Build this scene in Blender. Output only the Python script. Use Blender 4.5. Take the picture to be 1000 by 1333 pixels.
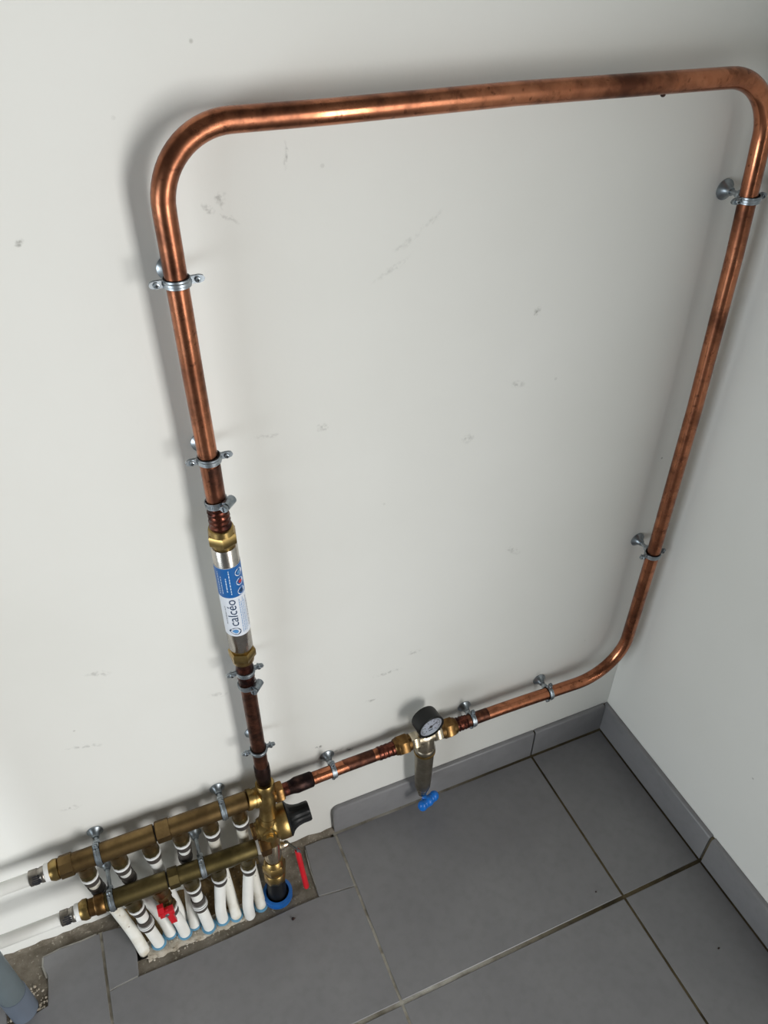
import bpy, bmesh, math, random
from mathutils import Vector, Matrix
random.seed(7)
S = bpy.context.scene
for o in list(bpy.data.objects):
    bpy.data.objects.remove(o)
C = S.collection
V = Vector

# ------------------------------------------------------------------ camera
cam_d = bpy.data.cameras.new('camera')
cam = bpy.data.objects.new('camera', cam_d); C.objects.link(cam)
right = V((0.920666509, -0.390349823, 0.000441775))
down = V((-0.243309554, -0.574746326, -0.781323954))
fwd = V((0.305243576, 0.719231309, -0.624125535))
cam.matrix_world = Matrix(((right.x, -down.x, -fwd.x, -0.85855209),
                           (right.y, -down.y, -fwd.y, -0.78230362),
                           (right.z, -down.z, -fwd.z, 1.44867145),
                           (0, 0, 0, 1)))
cam_d.sensor_fit = 'HORIZONTAL'; cam_d.sensor_width = 36.0
cam_d.lens = 36.0 * 1006.6 / 1000.0
cam_d.clip_start = 0.02
S.camera = cam

# ------------------------------------------------------------------ light
W = bpy.data.worlds.new('world'); S.world = W; W.use_nodes = True
W.node_tree.nodes['Background'].inputs[0].default_value = (0.80, 0.90, 1.0, 1)
W.node_tree.nodes['Background'].inputs[1].default_value = 1.0

def area(name, loc, target, sx, sy, power, col):
    d = bpy.data.lights.new(name, 'AREA'); d.shape = 'RECTANGLE'
    d.size = sx; d.size_y = sy; d.energy = power; d.color = col
    o = bpy.data.objects.new(name, d); C.objects.link(o)
    o.location = loc
    o.rotation_euler = (V(target) - V(loc)).to_track_quat('-Z', 'Y').to_euler()
    return o
# daylight through the glazed opening in the rear wall and a smaller one in the left wall
area('daylight_glazed_door', (0.60, -2.58, 0.92), (0.50, 0, 0.80), 1.15, 1.7, 65, (1.0, 0.985, 0.955))
area('daylight_side_window', (-3.16, -1.30, 0.62), (0, -1.0, 0.62), 1.3, 0.95, 23, (0.88, 0.955, 1.0))

S.view_settings.view_transform = 'Standard'
S.view_settings.look = 'None'
S.view_settings.gamma = 1.0
S.view_settings.use_curve_mapping = False
S.view_settings.exposure = 0.40

# ------------------------------------------------------------------ materials
def srgb(r, g, b):
    f = lambda c: (c / 255 / 12.92) if c / 255 <= 0.04045 else ((c / 255 + 0.055) / 1.055) ** 2.4
    return (f(r), f(g), f(b), 1)

class NT:
    def __init__(s, name):
        s.m = bpy.data.materials.new(name); s.m.use_nodes = True
        s.t = s.m.node_tree; s.b = s.t.nodes['Principled BSDF']
        s.co = s.n('ShaderNodeTexCoord').outputs['Object']
    def n(s, typ, **kw):
        x = s.t.nodes.new(typ)
        for k, v in kw.items(): setattr(x, k, v)
        return x
    def lk(s, a, b): s.t.links.new(a, b)
    def noise(s, scale, detail=3, rough=0.5, vec=None, stretch=None):
        v = vec or s.co
        if stretch:
            mp = s.n('ShaderNodeMapping'); mp.inputs['Scale'].default_value = stretch
            s.lk(v, mp.inputs[0]); v = mp.outputs[0]
        x = s.n('ShaderNodeTexNoise'); x.inputs['Scale'].default_value = scale
        x.inputs['Detail'].default_value = detail; x.inputs['Roughness'].default_value = rough
        s.lk(v, x.inputs['Vector']); return x.outputs['Fac']
    def ramp(s, fac, stops):
        r = s.n('ShaderNodeValToRGB'); e = r.color_ramp.elements
        while len(e) < len(stops): e.new(0.5)
        for i, (p, c) in enumerate(stops):
            e[i].position = p; e[i].color = c if len(c) == 4 else (*c, 1)
        s.lk(fac, r.inputs[0]); return r.outputs[0]
    def mix(s, fac, a, b, mode='MIX'):
        x = s.n('ShaderNodeMix', data_type='RGBA', blend_type=mode)
        for sock, val in ((x.inputs[0], fac), (x.inputs[6], a), (x.inputs[7], b)):
            if hasattr(val, 'links') or hasattr(val, 'is_linked'): s.lk(val, sock)
            else: sock.default_value = val
        return x.outputs[2]
    def math(s, op, a, b=0.0, c=0.0):
        x = s.n('ShaderNodeMath', operation=op)
        for sock, val in zip(x.inputs, (a, b, c)):
            if hasattr(val, 'is_linked'): s.lk(val, sock)
            else: sock.default_value = val
        return x.outputs[0]
    def bump(s, h, strength, dist=0.001):
        x = s.n('ShaderNodeBump'); x.inputs['Strength'].default_value = strength
        x.inputs['Distance'].default_value = dist
        s.lk(h, x.inputs['Height']); s.lk(x.outputs[0], s.b.inputs['Normal'])
    def base(s, v): 
        i = s.b.inputs['Base Color']
        if hasattr(v, 'is_linked'): s.lk(v, i)
        else: i.default_value = v
    def set(s, rough=None, metal=None, spec=None):
        if rough is not None:
            if hasattr(rough, 'is_linked'): s.lk(rough, s.b.inputs['Roughness'])
            else: s.b.inputs['Roughness'].default_value = rough
        if metal is not None: s.b.inputs['Metallic'].default_value = metal
        if spec is not None: s.b.inputs['Specular IOR Level'].default_value = spec

G = lambda v: (v, v, v, 1)
M = {}

def wall_mat(name, scuffs=()):
    k = NT(name)
    base = k.ramp(k.noise(2.2, 4), [(0.3, srgb(226, 225, 219)), (0.7, srgb(233, 232, 227))])
    # sparse specks
    v = k.n('ShaderNodeTexVoronoi'); v.inputs['Scale'].default_value = 16
    k.lk(k.co, v.inputs['Vector'])
    nz = k.noise(60, 2)
    gate = k.ramp(k.noise(5.0, 2), [(0.50, G(0)), (0.64, G(1))])
    d = k.math('MULTIPLY_ADD', nz, 0.06, v.outputs['Distance'])
    sp = k.ramp(d, [(0.055, G(0.55)), (0.072, G(0))])
    sp = k.math('MULTIPLY', sp, gate)
    col = k.mix(sp, base, srgb(120, 116, 106))
    # individual scuffs: stretched marks broken up by noise
    if scuffs:
        wob = k.n('ShaderNodeTexNoise'); wob.inputs['Scale'].default_value = 90
        k.lk(k.co, wob.inputs['Vector'])
        sub = k.n('ShaderNodeVectorMath', operation='MULTIPLY_ADD')
        k.lk(wob.outputs['Color'], sub.inputs[0]); sub.inputs[1].default_value = (0.012,) * 3
        k.lk(k.co, sub.inputs[2])
        tot = None
        for (x, z, ln, wd, ang, st) in scuffs:
            mp = k.n('ShaderNodeMapping', vector_type='TEXTURE')
            mp.inputs['Location'].default_value = (x + .006, .006, z + .006)
            mp.inputs['Rotation'].default_value = (0, ang, 0)
            mp.inputs['Scale'].default_value = (ln, 1.0, wd)
            k.lk(sub.outputs[0], mp.inputs[0])
            ln_ = k.n('ShaderNodeVectorMath', operation='LENGTH'); k.lk(mp.outputs[0], ln_.inputs[0])
            r = k.ramp(ln_.outputs['Value'], [(0.3, G(st)), (1.0, G(0))])
            tot = r if tot is None else k.math('MAXIMUM', tot, r)
        brk = k.ramp(k.noise(160, 3), [(0.42, G(0)), (0.6, G(1))])
        col = k.mix(k.math('MULTIPLY', tot, brk), col, srgb(110, 108, 100))
    k.base(col); k.set(rough=0.62, spec=0.35)
    k.bump(k.noise(140, 3), 0.10, 0.0012)
    return k.m

SC = [(-.631, 1.250, .0025, .016, 0.1, .45), (-.714, 1.209, .007, .004, .5, .45), (-.694, 1.196, .014, .003, .6, .35),
      (-.650, .281, .008, .006, .3, .8), (-.594, .243, .009, .006, .4, .8), (-.620, .250, .02, .004, -.2, .45),
      (-.313, 1.032, .005, .008, .3, .6), (-.517, 1.118, .03, .004, -.5, .22), (-.50, 1.145, .022, .005, -.5, .2),
      (-.47, 1.165, .02, .004, -.6, .2), (-.68, .935, .02, .004, .1, .3), (-.61, .93, .008, .006, .2, .4),
      (-.52, .42, .03, .004, .05, .35), (-.47, .45, .014, .005, .1, .35), (-.30, .62, .02, .006, .7, .25),
      (-.89, 1.2, .005, .005, 0, .8), (-.70, 1.215, .006, .01, 0, .4), (-.80, .50, .02, .005, .3, .3),
      (-.95, .62, .02, .006, .4, .3), (-1.0, .48, .03, .004, .3, .3), (-.55, .36, .012, .004, 0, .4),
      (-1.05, .35, .018, .005, .2, .35), (-.40, .86, .01, .01, .5, .3), (-.33, .93, .012, .006, .2, .3)]
M['wall'] = wall_mat('painted_wall', SC)
M['wall2'] = wall_mat('painted_wall_side')

def tile_mat():
    k = NT('grey_porcelain_tile')
    n = k.noise(5, 6, 0.6); n2 = k.noise(60, 3)
    c = k.ramp(n, [(0.3, srgb(121, 120, 122)), (0.7, srgb(134, 133, 134))])
    c = k.mix(k.ramp(n2, [(0.45, G(0)), (0.9, G(0.22))]), c, srgb(90, 89, 88))
    dust = k.ramp(k.noise(170, 2), [(0.70, G(0)), (0.76, G(0.35))])
    c = k.mix(dust, c, srgb(140, 138, 132))
    k.base(c); k.set(rough=k.ramp(n, [(0.3, G(0.36)), (0.7, G(0.46))]), spec=0.5)
    k.bump(k.noise(220, 3), 0.06, 0.0006)
    return k.m
M['tile'] = tile_mat()

def grout_mat():
    k = NT('dirty_grout')
    sx = k.n('ShaderNodeSeparateXYZ'); k.lk(k.co, sx.inputs[0])
    n = k.noise(7, 5, 0.65)
    pale = k.ramp(n, [(0.34, srgb(120, 114, 102)), (0.5, srgb(160, 155, 144)), (0.68, srgb(192, 188, 180))])
    dark_brown = k.ramp(n, [(0.34, srgb(46, 41, 32)), (0.5, srgb(84, 74, 54)), (0.72, srgb(122, 112, 90))])
    # joint colour runs from pale to dark olive-brown towards the corner of the room
    t = k.math('MULTIPLY_ADD', n, 0.35, sx.outputs['X'])
    c = k.mix(k.ramp(k.math('ADD', t, 1.0), [(0.66, G(0)), (0.90, G(1))]), pale, dark_brown)
    c = k.mix(k.ramp(k.noise(45, 3), [(0.5, G(0)), (0.72, G(0.55))]), c, srgb(78, 70, 56))
    k.base(c); k.set(rough=0.9, spec=0.2); k.bump(k.noise(300, 4), 0.6, 0.001)
    return k.m
M['grout'] = grout_mat()

def mortar_mat(name, stops, sc=30):
    k = NT(name)
    c = k.ramp(k.noise(sc, 6, 0.65), stops)
    c = k.mix(k.ramp(k.noise(190, 2), [(0.62, G(0)), (0.7, G(0.4))]), c, srgb(196, 188, 172))
    k.base(c); k.set(rough=0.92, spec=0.2); k.bump(k.noise(260, 5, 0.7), 0.7, 0.0015)
    return k.m
M['mortar'] = mortar_mat('grey_brown_mortar', [(0.3, srgb(92, 84, 72)), (0.5, srgb(118, 110, 98)), (0.7, srgb(140, 132, 120))])
M['sand'] = mortar_mat('pale_sandy_mortar', [(0.3, srgb(156, 142, 122)), (0.5, srgb(194, 184, 168)), (0.7, srgb(216, 208, 196))], 50)
M['mud'] = mortar_mat('brown_soil', [(0.3, srgb(66, 54, 38)), (0.5, srgb(130, 108, 74)), (0.7, srgb(166, 142, 104))], 22)

def copper_mat(name, bright, mid, dark, patch=(0.45, 0.62), rough=(0.2, 0.42), sc=14, stretch=None):
    k = NT(name)
    n = k.noise(sc, 5, 0.6, stretch=stretch)
    f = k.ramp(n, [(patch[0], G(0)), (patch[1], G(1))])
    c = k.mix(k.noise(70, 3), bright, mid)
    c = k.mix(f, c, dark)
    bl = k.ramp(k.noise(48, 4, 0.65), [(0.54, G(0)), (0.66, G(0.55))])
    c = k.mix(bl, c, dark)
    sp = k.ramp(k.noise(120, 3), [(0.64, G(0)), (0.72, G(0.7))])
    c = k.mix(sp, c, dark)
    k.base(c)
    k.set(rough=k.ramp(k.math('MULTIPLY_ADD', k.noise(40, 3), 0.5, k.math('MULTIPLY', f, 0.5)),
                       [(0.2, G(rough[0])), (0.8, G(rough[1]))]), metal=1.0)
    k.bump(k.noise(180, 2), 0.04, 0.0005)
    return k.m
M['copper'] = copper_mat('copper_tarnished', srgb(204, 138, 104), srgb(168, 102, 72), srgb(92, 57, 43), (0.42, 0.64), (0.2, 0.42), 11)
M['copper_heat'] = copper_mat('copper_heat_browned', srgb(150, 96, 74), srgb(116, 74, 58), srgb(72, 48, 40), (0.4, 0.6), (0.3, 0.5), 26)
M['braze'] = copper_mat('brazed_copper_red', srgb(128, 76, 60), srgb(94, 52, 43), srgb(50, 30, 28), (0.42, 0.6), (0.25, 0.5), 60)
M['scorch'] = copper_mat('scorched_copper', srgb(84, 62, 56), srgb(62, 46, 42), srgb(36, 28, 28), (0.42, 0.6), (0.35, 0.55), 40)

def metal(name, a, b, rough=(0.25, 0.4), sc=40, bump=0.05, metallic=1.0, stretch=None):
    k = NT(name)
    n = k.noise(sc, 4, 0.6, stretch=stretch)
    k.base(k.ramp(n, [(0.35, a), (0.65, b)]))
    k.set(rough=k.ramp(n, [(0.3, G(rough[0])), (0.7, G(rough[1]))]), metal=metallic)
    if bump: k.bump(k.noise(sc * 5, 3), bump, 0.0008)
    return k.m
M['brass'] = metal('yellow_brass', srgb(178, 152, 98), srgb(138, 112, 66), (0.26, 0.42))
M['brass_nut'] = metal('bronze_brass_nut', srgb(142, 110, 68), srgb(98, 72, 44), (0.28, 0.44))
M['brass_old'] = metal('aged_olive_brass', srgb(138, 114, 76), srgb(98, 79, 52), (0.34, 0.52), 22, 0.1)
M['brass_olive'] = metal('aged_olive_dark_brass', srgb(122, 108, 72), srgb(86, 76, 48), (0.36, 0.54), 22, 0.1)
M['nickel'] = metal('warm_nickel', srgb(206, 194, 172), srgb(176, 162, 138), (0.2, 0.32))
M['nickel_matt'] = metal('satin_warm_nickel', srgb(156, 148, 132), srgb(132, 124, 110), (0.36, 0.46))
M['zinc_dull'] = metal('dull_zinc', srgb(170, 177, 182), srgb(128, 136, 142), (0.3, 0.46), 60)
M['zinc'] = metal('galvanised_zinc', srgb(190, 197, 202), srgb(140, 149, 156), (0.3, 0.46), 60)
M['steel'] = metal('brushed_stainless', srgb(206, 200, 192), srgb(182, 176, 168), (0.2, 0.3), 30, 0.02)
M['crimp'] = metal('crimp_steel', srgb(176, 170, 162), srgb(134, 128, 120), (0.26, 0.4), 50)

def plain(name, col, rough=0.45, spec=0.5, var=0.12, sc=40, bump=0.0):
    k = NT(name)
    d = tuple(c * (1 - var) for c in col[:3]) + (1,)
    k.base(k.ramp(k.noise(sc, 3), [(0.35, d), (0.65, col)]))
    k.set(rough=rough, spec=spec)
    if bump: k.bump(k.noise(sc * 4, 3), bump, 0.001)
    return k.m
M['pex'] = plain('white_plastic_pipe', srgb(232, 231, 226), 0.35, 0.5, 0.06)
def pex_dirty():
    k = NT('white_plastic_pipe_stained')
    c = k.ramp(k.noise(30, 4), [(0.45, srgb(230, 228, 220)), (0.72, srgb(196, 186, 164))])
    c = k.mix(k.ramp(k.noise(130, 2), [(0.68, G(0)), (0.73, G(0.8))]), c, srgb(120, 96, 66))
    k.base(c); k.set(rough=0.42); return k.m
M['pex_dirty'] = pex_dirty()
M['white_ring'] = plain('white_plastic_ring', srgb(238, 238, 236), 0.3)
M['band'] = plain('dark_grey_band', srgb(74, 68, 64), 0.4, 0.5, 0.3)
M['black'] = plain('black_plastic', srgb(13, 14, 15), 0.45, 0.35, 0.2)
M['rubber'] = plain('black_rubber', srgb(18, 18, 19), 0.6, 0.3)
M['blue'] = plain('blue_plastic', srgb(10, 112, 206), 0.35)
M['sheath'] = plain('pale_blue_sheath', srgb(104, 158, 190), 0.5, 0.4, 0.25, 60)
M['sheath_dark'] = plain('bright_blue_sheath', srgb(28, 104, 184), 0.4, 0.5, 0.25, 60)
M['red'] = plain('red_plastic', srgb(196, 20, 34), 0.35)
M['pvc'] = plain('grey_pvc', srgb(98, 108, 112), 0.5, 0.4, 0.12, 20)
M['pvc_socket'] = plain('blue_grey_pvc', srgb(98, 107, 120), 0.42, 0.45, 0.12, 20)
M['label_white'] = plain('label_white', srgb(226, 230, 238), 0.35, 0.5, 0.03)
M['label_blue'] = plain('label_blue', srgb(30, 98, 166), 0.4, 0.4, 0.05)
M['ink_navy'] = plain('ink_navy', srgb(30, 58, 92), 0.4)
M['ink_sky'] = plain('ink_sky_blue', srgb(90, 150, 205), 0.4)
M['ink_dark'] = plain('ink_dark', srgb(44, 44, 50), 0.4)
M['ink_pale'] = plain('ink_pale', srgb(200, 220, 240), 0.4)
M['ink_red'] = plain('ink_red', srgb(190, 60, 60), 0.4)
M['dial'] = plain('dial_white', srgb(206, 212, 226), 0.4, 0.5, 0.03)
M['glass'] = None
def glass():
    k = NT('clear_glass'); k.base((1, 1, 1, 1)); k.set(rough=0.02)
    k.b.inputs['Transmission Weight'].default_value = 1.0
    k.b.inputs['IOR'].default_value = 1.3
    return k.m
M['glass'] = glass()
M['ceiling'] = plain('ceiling_paint', srgb(236, 236, 232), 0.8, 0.2, 0.02, 5)
M['block'] = plain('bare_concrete_block', srgb(118, 116, 112), 0.9, 0.2, 0.15, 8, 0.3)
M['frame'] = plain('white_frame', srgb(232, 232, 230), 0.4)

# ------------------------------------------------------------------ mesh helpers
def frame_of(d, ref=None):
    d = V(d).normalized()
    r = V(ref) if ref is not None else (V((0, 0, 1)) if abs(d.z) < 0.9 else V((1, 0, 0)))
    u = (r - d * r.dot(d)).normalized()
    return u, d.cross(u), d

class MB:
    def __init__(s): s.v = []; s.f = []
    def ring(s, c, u, w, r, seg, ph=0.0):
        i0 = len(s.v)
        for k in range(seg):
            a = ph + 2 * math.pi * k / seg
            s.v.append(V(c) + (u * math.cos(a) + w * math.sin(a)) * r)
        return list(range(i0, i0 + seg))
    def join(s, a, b):
        n = len(a)
        for k in range(n): s.f.append((a[k], a[(k + 1) % n], b[(k + 1) % n], b[k]))
    def tube(s, pts, r, seg=20, caps=True, ref=None):
        pts = [V(p) for p in pts]; n = len(pts)
        rs = r if isinstance(r, (list, tuple)) else [r] * n
        u = None; prev = None
        for i, p in enumerate(pts):
            d = (pts[min(i + 1, n - 1)] - pts[max(i - 1, 0)]).normalized()
            if u is None: u = frame_of(d, ref)[0]
            else: u = (u - d * u.dot(d)).normalized()
            R = s.ring(p, u, d.cross(u), rs[i], seg)
            if prev: s.join(prev, R)
            elif caps: s.f.append(tuple(reversed(R)))
            prev = R
        if caps: s.f.append(tuple(prev))
        return s
    def lathe(s, o, d, prof, seg=32, closed=False, ref=None, ph=0.0, caps=True):
        o = V(o); u, w, d = frame_of(d, ref)
        rings = [s.ring(o + d * t, u, w, max(r, 1e-5), seg, ph) for t, r in prof]
        for a, b in zip(rings, rings[1:]): s.join(a, b)
        if closed: s.join(rings[-1], rings[0])
        elif caps:
            s.f.append(tuple(reversed(rings[0]))); s.f.append(tuple(rings[-1]))
        return s
    def hex(s, o, d, t0, t1, R, n=6, ref=None, ph=0.0, ch=0.12):
        c = min((t1 - t0) * 0.3, R * ch)
        return s.lathe(o, d, [(t0, R * 0.9), (t0 + c, R), (t1 - c, R), (t1, R * 0.9)], seg=n, ref=ref, ph=ph)
    def box(s, c, hx, hy, hz):
        """hx, hy, hz: half-extent vectors"""
        c = V(c); hx, hy, hz = V(hx), V(hy), V(hz); i = len(s.v)
        for sx in (-1, 1):
            for sy in (-1, 1):
                for sz in (-1, 1): s.v.append(c + hx * sx + hy * sy + hz * sz)
        q = [(0, 1, 3, 2), (4, 6, 7, 5), (0, 4, 5, 1), (2, 3, 7, 6), (0, 2, 6, 4), (1, 5, 7, 3)]
        s.f += [tuple(i + k for k in f) for f in q]
        return s
    def aabox(s, a, b):
        a, b = V(a), V(b); h = (b - a) / 2
        return s.box((a + b) / 2, (h.x, 0, 0), (0, h.y, 0), (0, 0, h.z))
    def sphere(s, c, rx, ry, rz, seg=16, rows=9):
        i0 = len(s.v); c = V(c)
        s.v.append(c + V((0, 0, -rz)))
        prev = None
        for j in range(1, rows):
            a = -math.pi / 2 + math.pi * j / rows
            R = []
            for k in range(seg):
                b = 2 * math.pi * k / seg
                R.append(len(s.v)); s.v.append(c + V((rx * math.cos(a) * math.cos(b), ry * math.cos(a) * math.sin(b), rz * math.sin(a))))
            if prev: s.join(prev, R)
            else:
                for k in range(seg): s.f.append((i0, R[(k + 1) % seg], R[k]))
            prev = R
        t = len(s.v); s.v.append(c + V((0, 0, rz)))
        for k in range(seg): s.f.append((t, prev[k], prev[(k + 1) % seg]))
        return s
    def prism(s, poly, z0, z1, bev=0.0):
        """poly: 2-D outline (x, y) extruded in z with an optional top bevel"""
        n = len(poly); i = len(s.v)
        cx = sum(p[0] for p in poly) / n; cy = sum(p[1] for p in poly) / n
        for x, y in poly: s.v.append(V((x, y, z0)))
        for x, y in poly: s.v.append(V((x, y, z1 - bev)))
        lay = 2
        if bev:
            area2 = sum(poly[k][0] * poly[(k + 1) % n][1] - poly[(k + 1) % n][0] * poly[k][1] for k in range(n))
            sg = 1 if area2 > 0 else -1
            for k in range(n):
                p0, p1, p2 = V(poly[k - 1]), V(poly[k]), V(poly[(k + 1) % n])
                e1 = (p1 - p0).normalized(); e2 = (p2 - p1).normalized()
                n1 = V((-e1.y, e1.x)) * sg; n2 = V((-e2.y, e2.x)) * sg
                m = n1 + n2; q = p1 + m * (bev / max(0.3, 1 + n1.dot(n2)))
                s.v.append(V((q.x, q.y, z1)))
            lay = 3
        for L in range(lay - 1):
            for k in range(n):
                a = i + L * n + k; b = i + L * n + (k + 1) % n
                s.f.append((a, b, b + n, a + n))
        s.f.append(tuple(range(i + n - 1, i - 1, -1)))
        s.f.append(tuple(range(i + (lay - 1) * n, i + lay * n)))
        return s
    def mesh(s, name, mat, org=(0, 0, 0), ang=38):
        me = bpy.data.meshes.new(name); org = V(org)
        me.from_pydata([tuple(v - org) for v in s.v], [], s.f)
        bm = bmesh.new(); bm.from_mesh(me)
        bmesh.ops.recalc_face_normals(bm, faces=bm.faces)
        bm.to_mesh(me); bm.free()
        me.materials.append(mat)
        for p in me.polygons: p.use_smooth = True
        me.set_sharp_from_angle(angle=math.radians(ang))
        me.update()
        return me
    def build(s, name, mat, parent=None, ang=38):
        org = wloc(parent) if parent else V((0, 0, 0))
        o = bpy.data.objects.new(name, s.mesh(name, mat, org, ang)); C.objects.link(o)
        if parent: o.parent = parent
        return o

def wloc(o):
    p = V((0, 0, 0))
    while o is not None:
        p += o.location; o = o.parent
    return p

def tag(o, label=None, cat=None, group=None, kind=None):
    if label: o['label'] = label
    if cat: o['category'] = cat
    if group: o['group'] = group
    if kind: o['kind'] = kind
    return o

def thing(name, loc, label, cat, group=None):
    o = bpy.data.objects.new(name, None); C.objects.link(o)
    o.location = loc; o.empty_display_size = 0.02
    return tag(o, label, cat, group)

def arc(c, a, b, r, n=12):
    """quarter arc around c from direction a to direction b"""
    c, a, b = V(c), V(a), V(b)
    return [c + (a * math.cos(t) + b * math.sin(t)) * r for t in [math.pi / 2 * k / n for k in range(n + 1)]]

def smooth_path(pts, n=8):
    """Catmull-Rom through pts"""
    P = [V(p) for p in pts]; P = [P[0] * 2 - P[1]] + P + [P[-1] * 2 - P[-2]]
    out = []
    for i in range(1, len(P) - 2):
        p0, p1, p2, p3 = P[i - 1:i + 3]
        for k in range(n):
            t = k / n
            out.append(0.5 * ((2 * p1) + (p2 - p0) * t + (2 * p0 - 5 * p1 + 4 * p2 - p3) * t * t + (3 * p1 - p0 - 3 * p2 + p3) * t ** 3))
    out.append(P[-2]); return out

# ------------------------------------------------------------------ the setting
def struct(name, mb, mat, parent=None, ang=38):
    o = mb.build(name, mat, parent, ang)
    if not parent: tag(o, kind='structure')
    return o

XL, XR, YR, ZC = -3.2, 1.4, -2.62, 2.5
floor = struct('floor', MB().aabox((XL, YR, -0.10), (XR, 0, -0.045)), M['mortar'])
wb = struct('wall_back', MB().aabox((XL, 0, -0.045), (0.12, 0.12, ZC)), M['wall'])
wr = struct('wall_right', MB().aabox((0, -1.35, -0.045), (0.12, -0.0005, ZC)), M['wall2'])
struct('wall_nib', MB().aabox((0.12, -1.35, -0.045), (XR, -1.23, ZC)), M['block'])
struct('wall_side', MB().aabox((XR, YR, -0.045), (XR + 0.12, -1.23, ZC)), M['block'])
# left wall with a window opening, rear wall with a glazed door opening
def wall_with_hole(name, plane, lo, hi, h0, h1, z0, z1):
    m = MB()
    def b(a0, a1, za, zb):
        if plane == 'x': m.aabox((XL - 0.12, a0, za), (XL, a1, zb))
        else: m.aabox((a0, YR - 0.12, za), (a1, YR, zb))
    b(lo, h0, -0.045, ZC); b(h1, hi, -0.045, ZC); b(h0, h1, z1, ZC)
    if z0 > 0: b(h0, h1, -0.045, z0)
    return struct(name, m, M['block'])
wall_with_hole('wall_left', 'x', YR, 0, -2.0, -0.6, 0.1, 1.15)
wall_with_hole('wall_rear', 'y', XL, XR, -0.02, 1.22, 0.0, 1.85)
struct('ceiling', MB().aabox((XL, YR, ZC), (XR, 0, ZC + 0.1)), M['block'])
wf = MB()
for a, b in (((-2.0, .1), (-.6, .14)), ((-2.0, 1.11), (-.6, 1.15)), ((-2.0, .14), (-1.96, 1.11)), ((-.64, .14), (-.6, 1.11))):
    wf.aabox((XL - 0.08, a[0], a[1]), (XL - 0.02, b[0], b[1]))
struct('window_1', wf, M['frame'])
df = MB()
for a, b in (((-.02, 0), (.02, 1.85)), ((1.18, 0), (1.22, 1.85)), ((.02, 1.81), (1.18, 1.85)), ((.02, 0), (1.18, .03))):
    df.aabox((a[0], YR - 0.08, a[1]), (b[0], YR - 0.02, b[1]))
struct('door_1', df, M['frame'])

# floor tiles: joints at measured positions, 45 cm modules
JX = [-0.186 - 0.45 * k for k in range(-3, 7)]          # column joints
JY = [-0.3356 - 0.45 * k for k in range(0, 5)]          # row joints
xs = sorted([x for x in JX if XL < x < XR]); 
gx, gy = 0.0024, 0.0034
def tile(poly):
    return MB().prism(poly, -0.010, 0.0, 0.0009).build('tile', M['tile'], floor, 25)
X1, X0, X_1 = -0.636, -1.086, -1.536
shared = {}
def rect_tile(x0, x1, y0, y1):
    key = (round(x1 - x0, 3), round(y1 - y0, 3))
    if key not in shared:
        w, h = (x1 - x0) / 2, (y1 - y0) / 2
        shared[key] = MB().prism([(-w, -h), (w, -h), (w, h), (-w, h)], -0.010, 0.0, 0.0009).mesh('tile', M['tile'], ang=25)
    o = bpy.data.objects.new('tile', shared[key]); C.objects.link(o)
    o.parent = floor; o.location = ((x0 + x1) / 2, (y0 + y1) / 2, 0)
    return o
cols = [XL] + xs + [XR]
rows = [0.0] + JY + [YR]
for ci in range(len(cols) - 1):
    for ri in range(len(rows) - 1):
        xa, xb = cols[ci] + gx, cols[ci + 1] - gx
        ya, yb = rows[ri + 1] + gy, rows[ri] - gy
        if ri == 0: yb = -0.0125
        if xb > 0 and xa < 0 and ya > -1.35: xb = -0.0125
        if ri <= 2 and xa > -0.02: continue                    # behind the right wall
        if ri == 0 and abs(cols[ci + 1] - X0) < 1e-3:          # tile cut around the grey drain pipe
            tile([(xa, -0.128), (xa, ya), (xb, ya), (xb, -0.024), (-1.120, -0.0255), (-1.155, -0.024), (-1.183, -0.027), (-1.1845, -0.044),
                  (-1.1785, -0.060), (-1.179, -0.080), (-1.1815, -0.109), (-1.205, -0.1135), (-1.236, -0.1155), (-1.243, -0.1285)])
            tile([(xa, -0.0125), (xa, -0.1265), (-1.2455, -0.1265), (-1.2465, -0.085), (-1.252, -0.050), (-1.27, -0.022), (-1.33, -0.018)])
        elif ri == 0 and abs(cols[ci] - X0) < 1e-3:            # tile cut around the manifold
            tile([(xa, ya), (xb, ya), (xb, -0.1235), (-0.676, -0.1195), (-0.706, -0.1155), (-0.752, -0.1155), (-0.80, -0.118), (-0.875, -0.1215),
                  (-0.955, -0.1225), (-1.034, -0.1225), (-1.072, -0.1255), (xa, -0.1275)])
            tile([(xa, -0.1262), (-1.072, -0.1243), (-1.0345, -0.1213), (-1.0325, -0.088), (-1.0335, -0.055), (-1.037, -0.032), (-1.06, -0.026), (xa, -0.0235)])
            tile([(-0.706, -0.1140), (-0.676, -0.1180), (xb, -0.1220), (xb, -0.0165), (-0.662, -0.0125), (-0.699, -0.0125), (-0.703, -0.06)])
        else:
            rect_tile(xa, xb, ya, yb)
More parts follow.
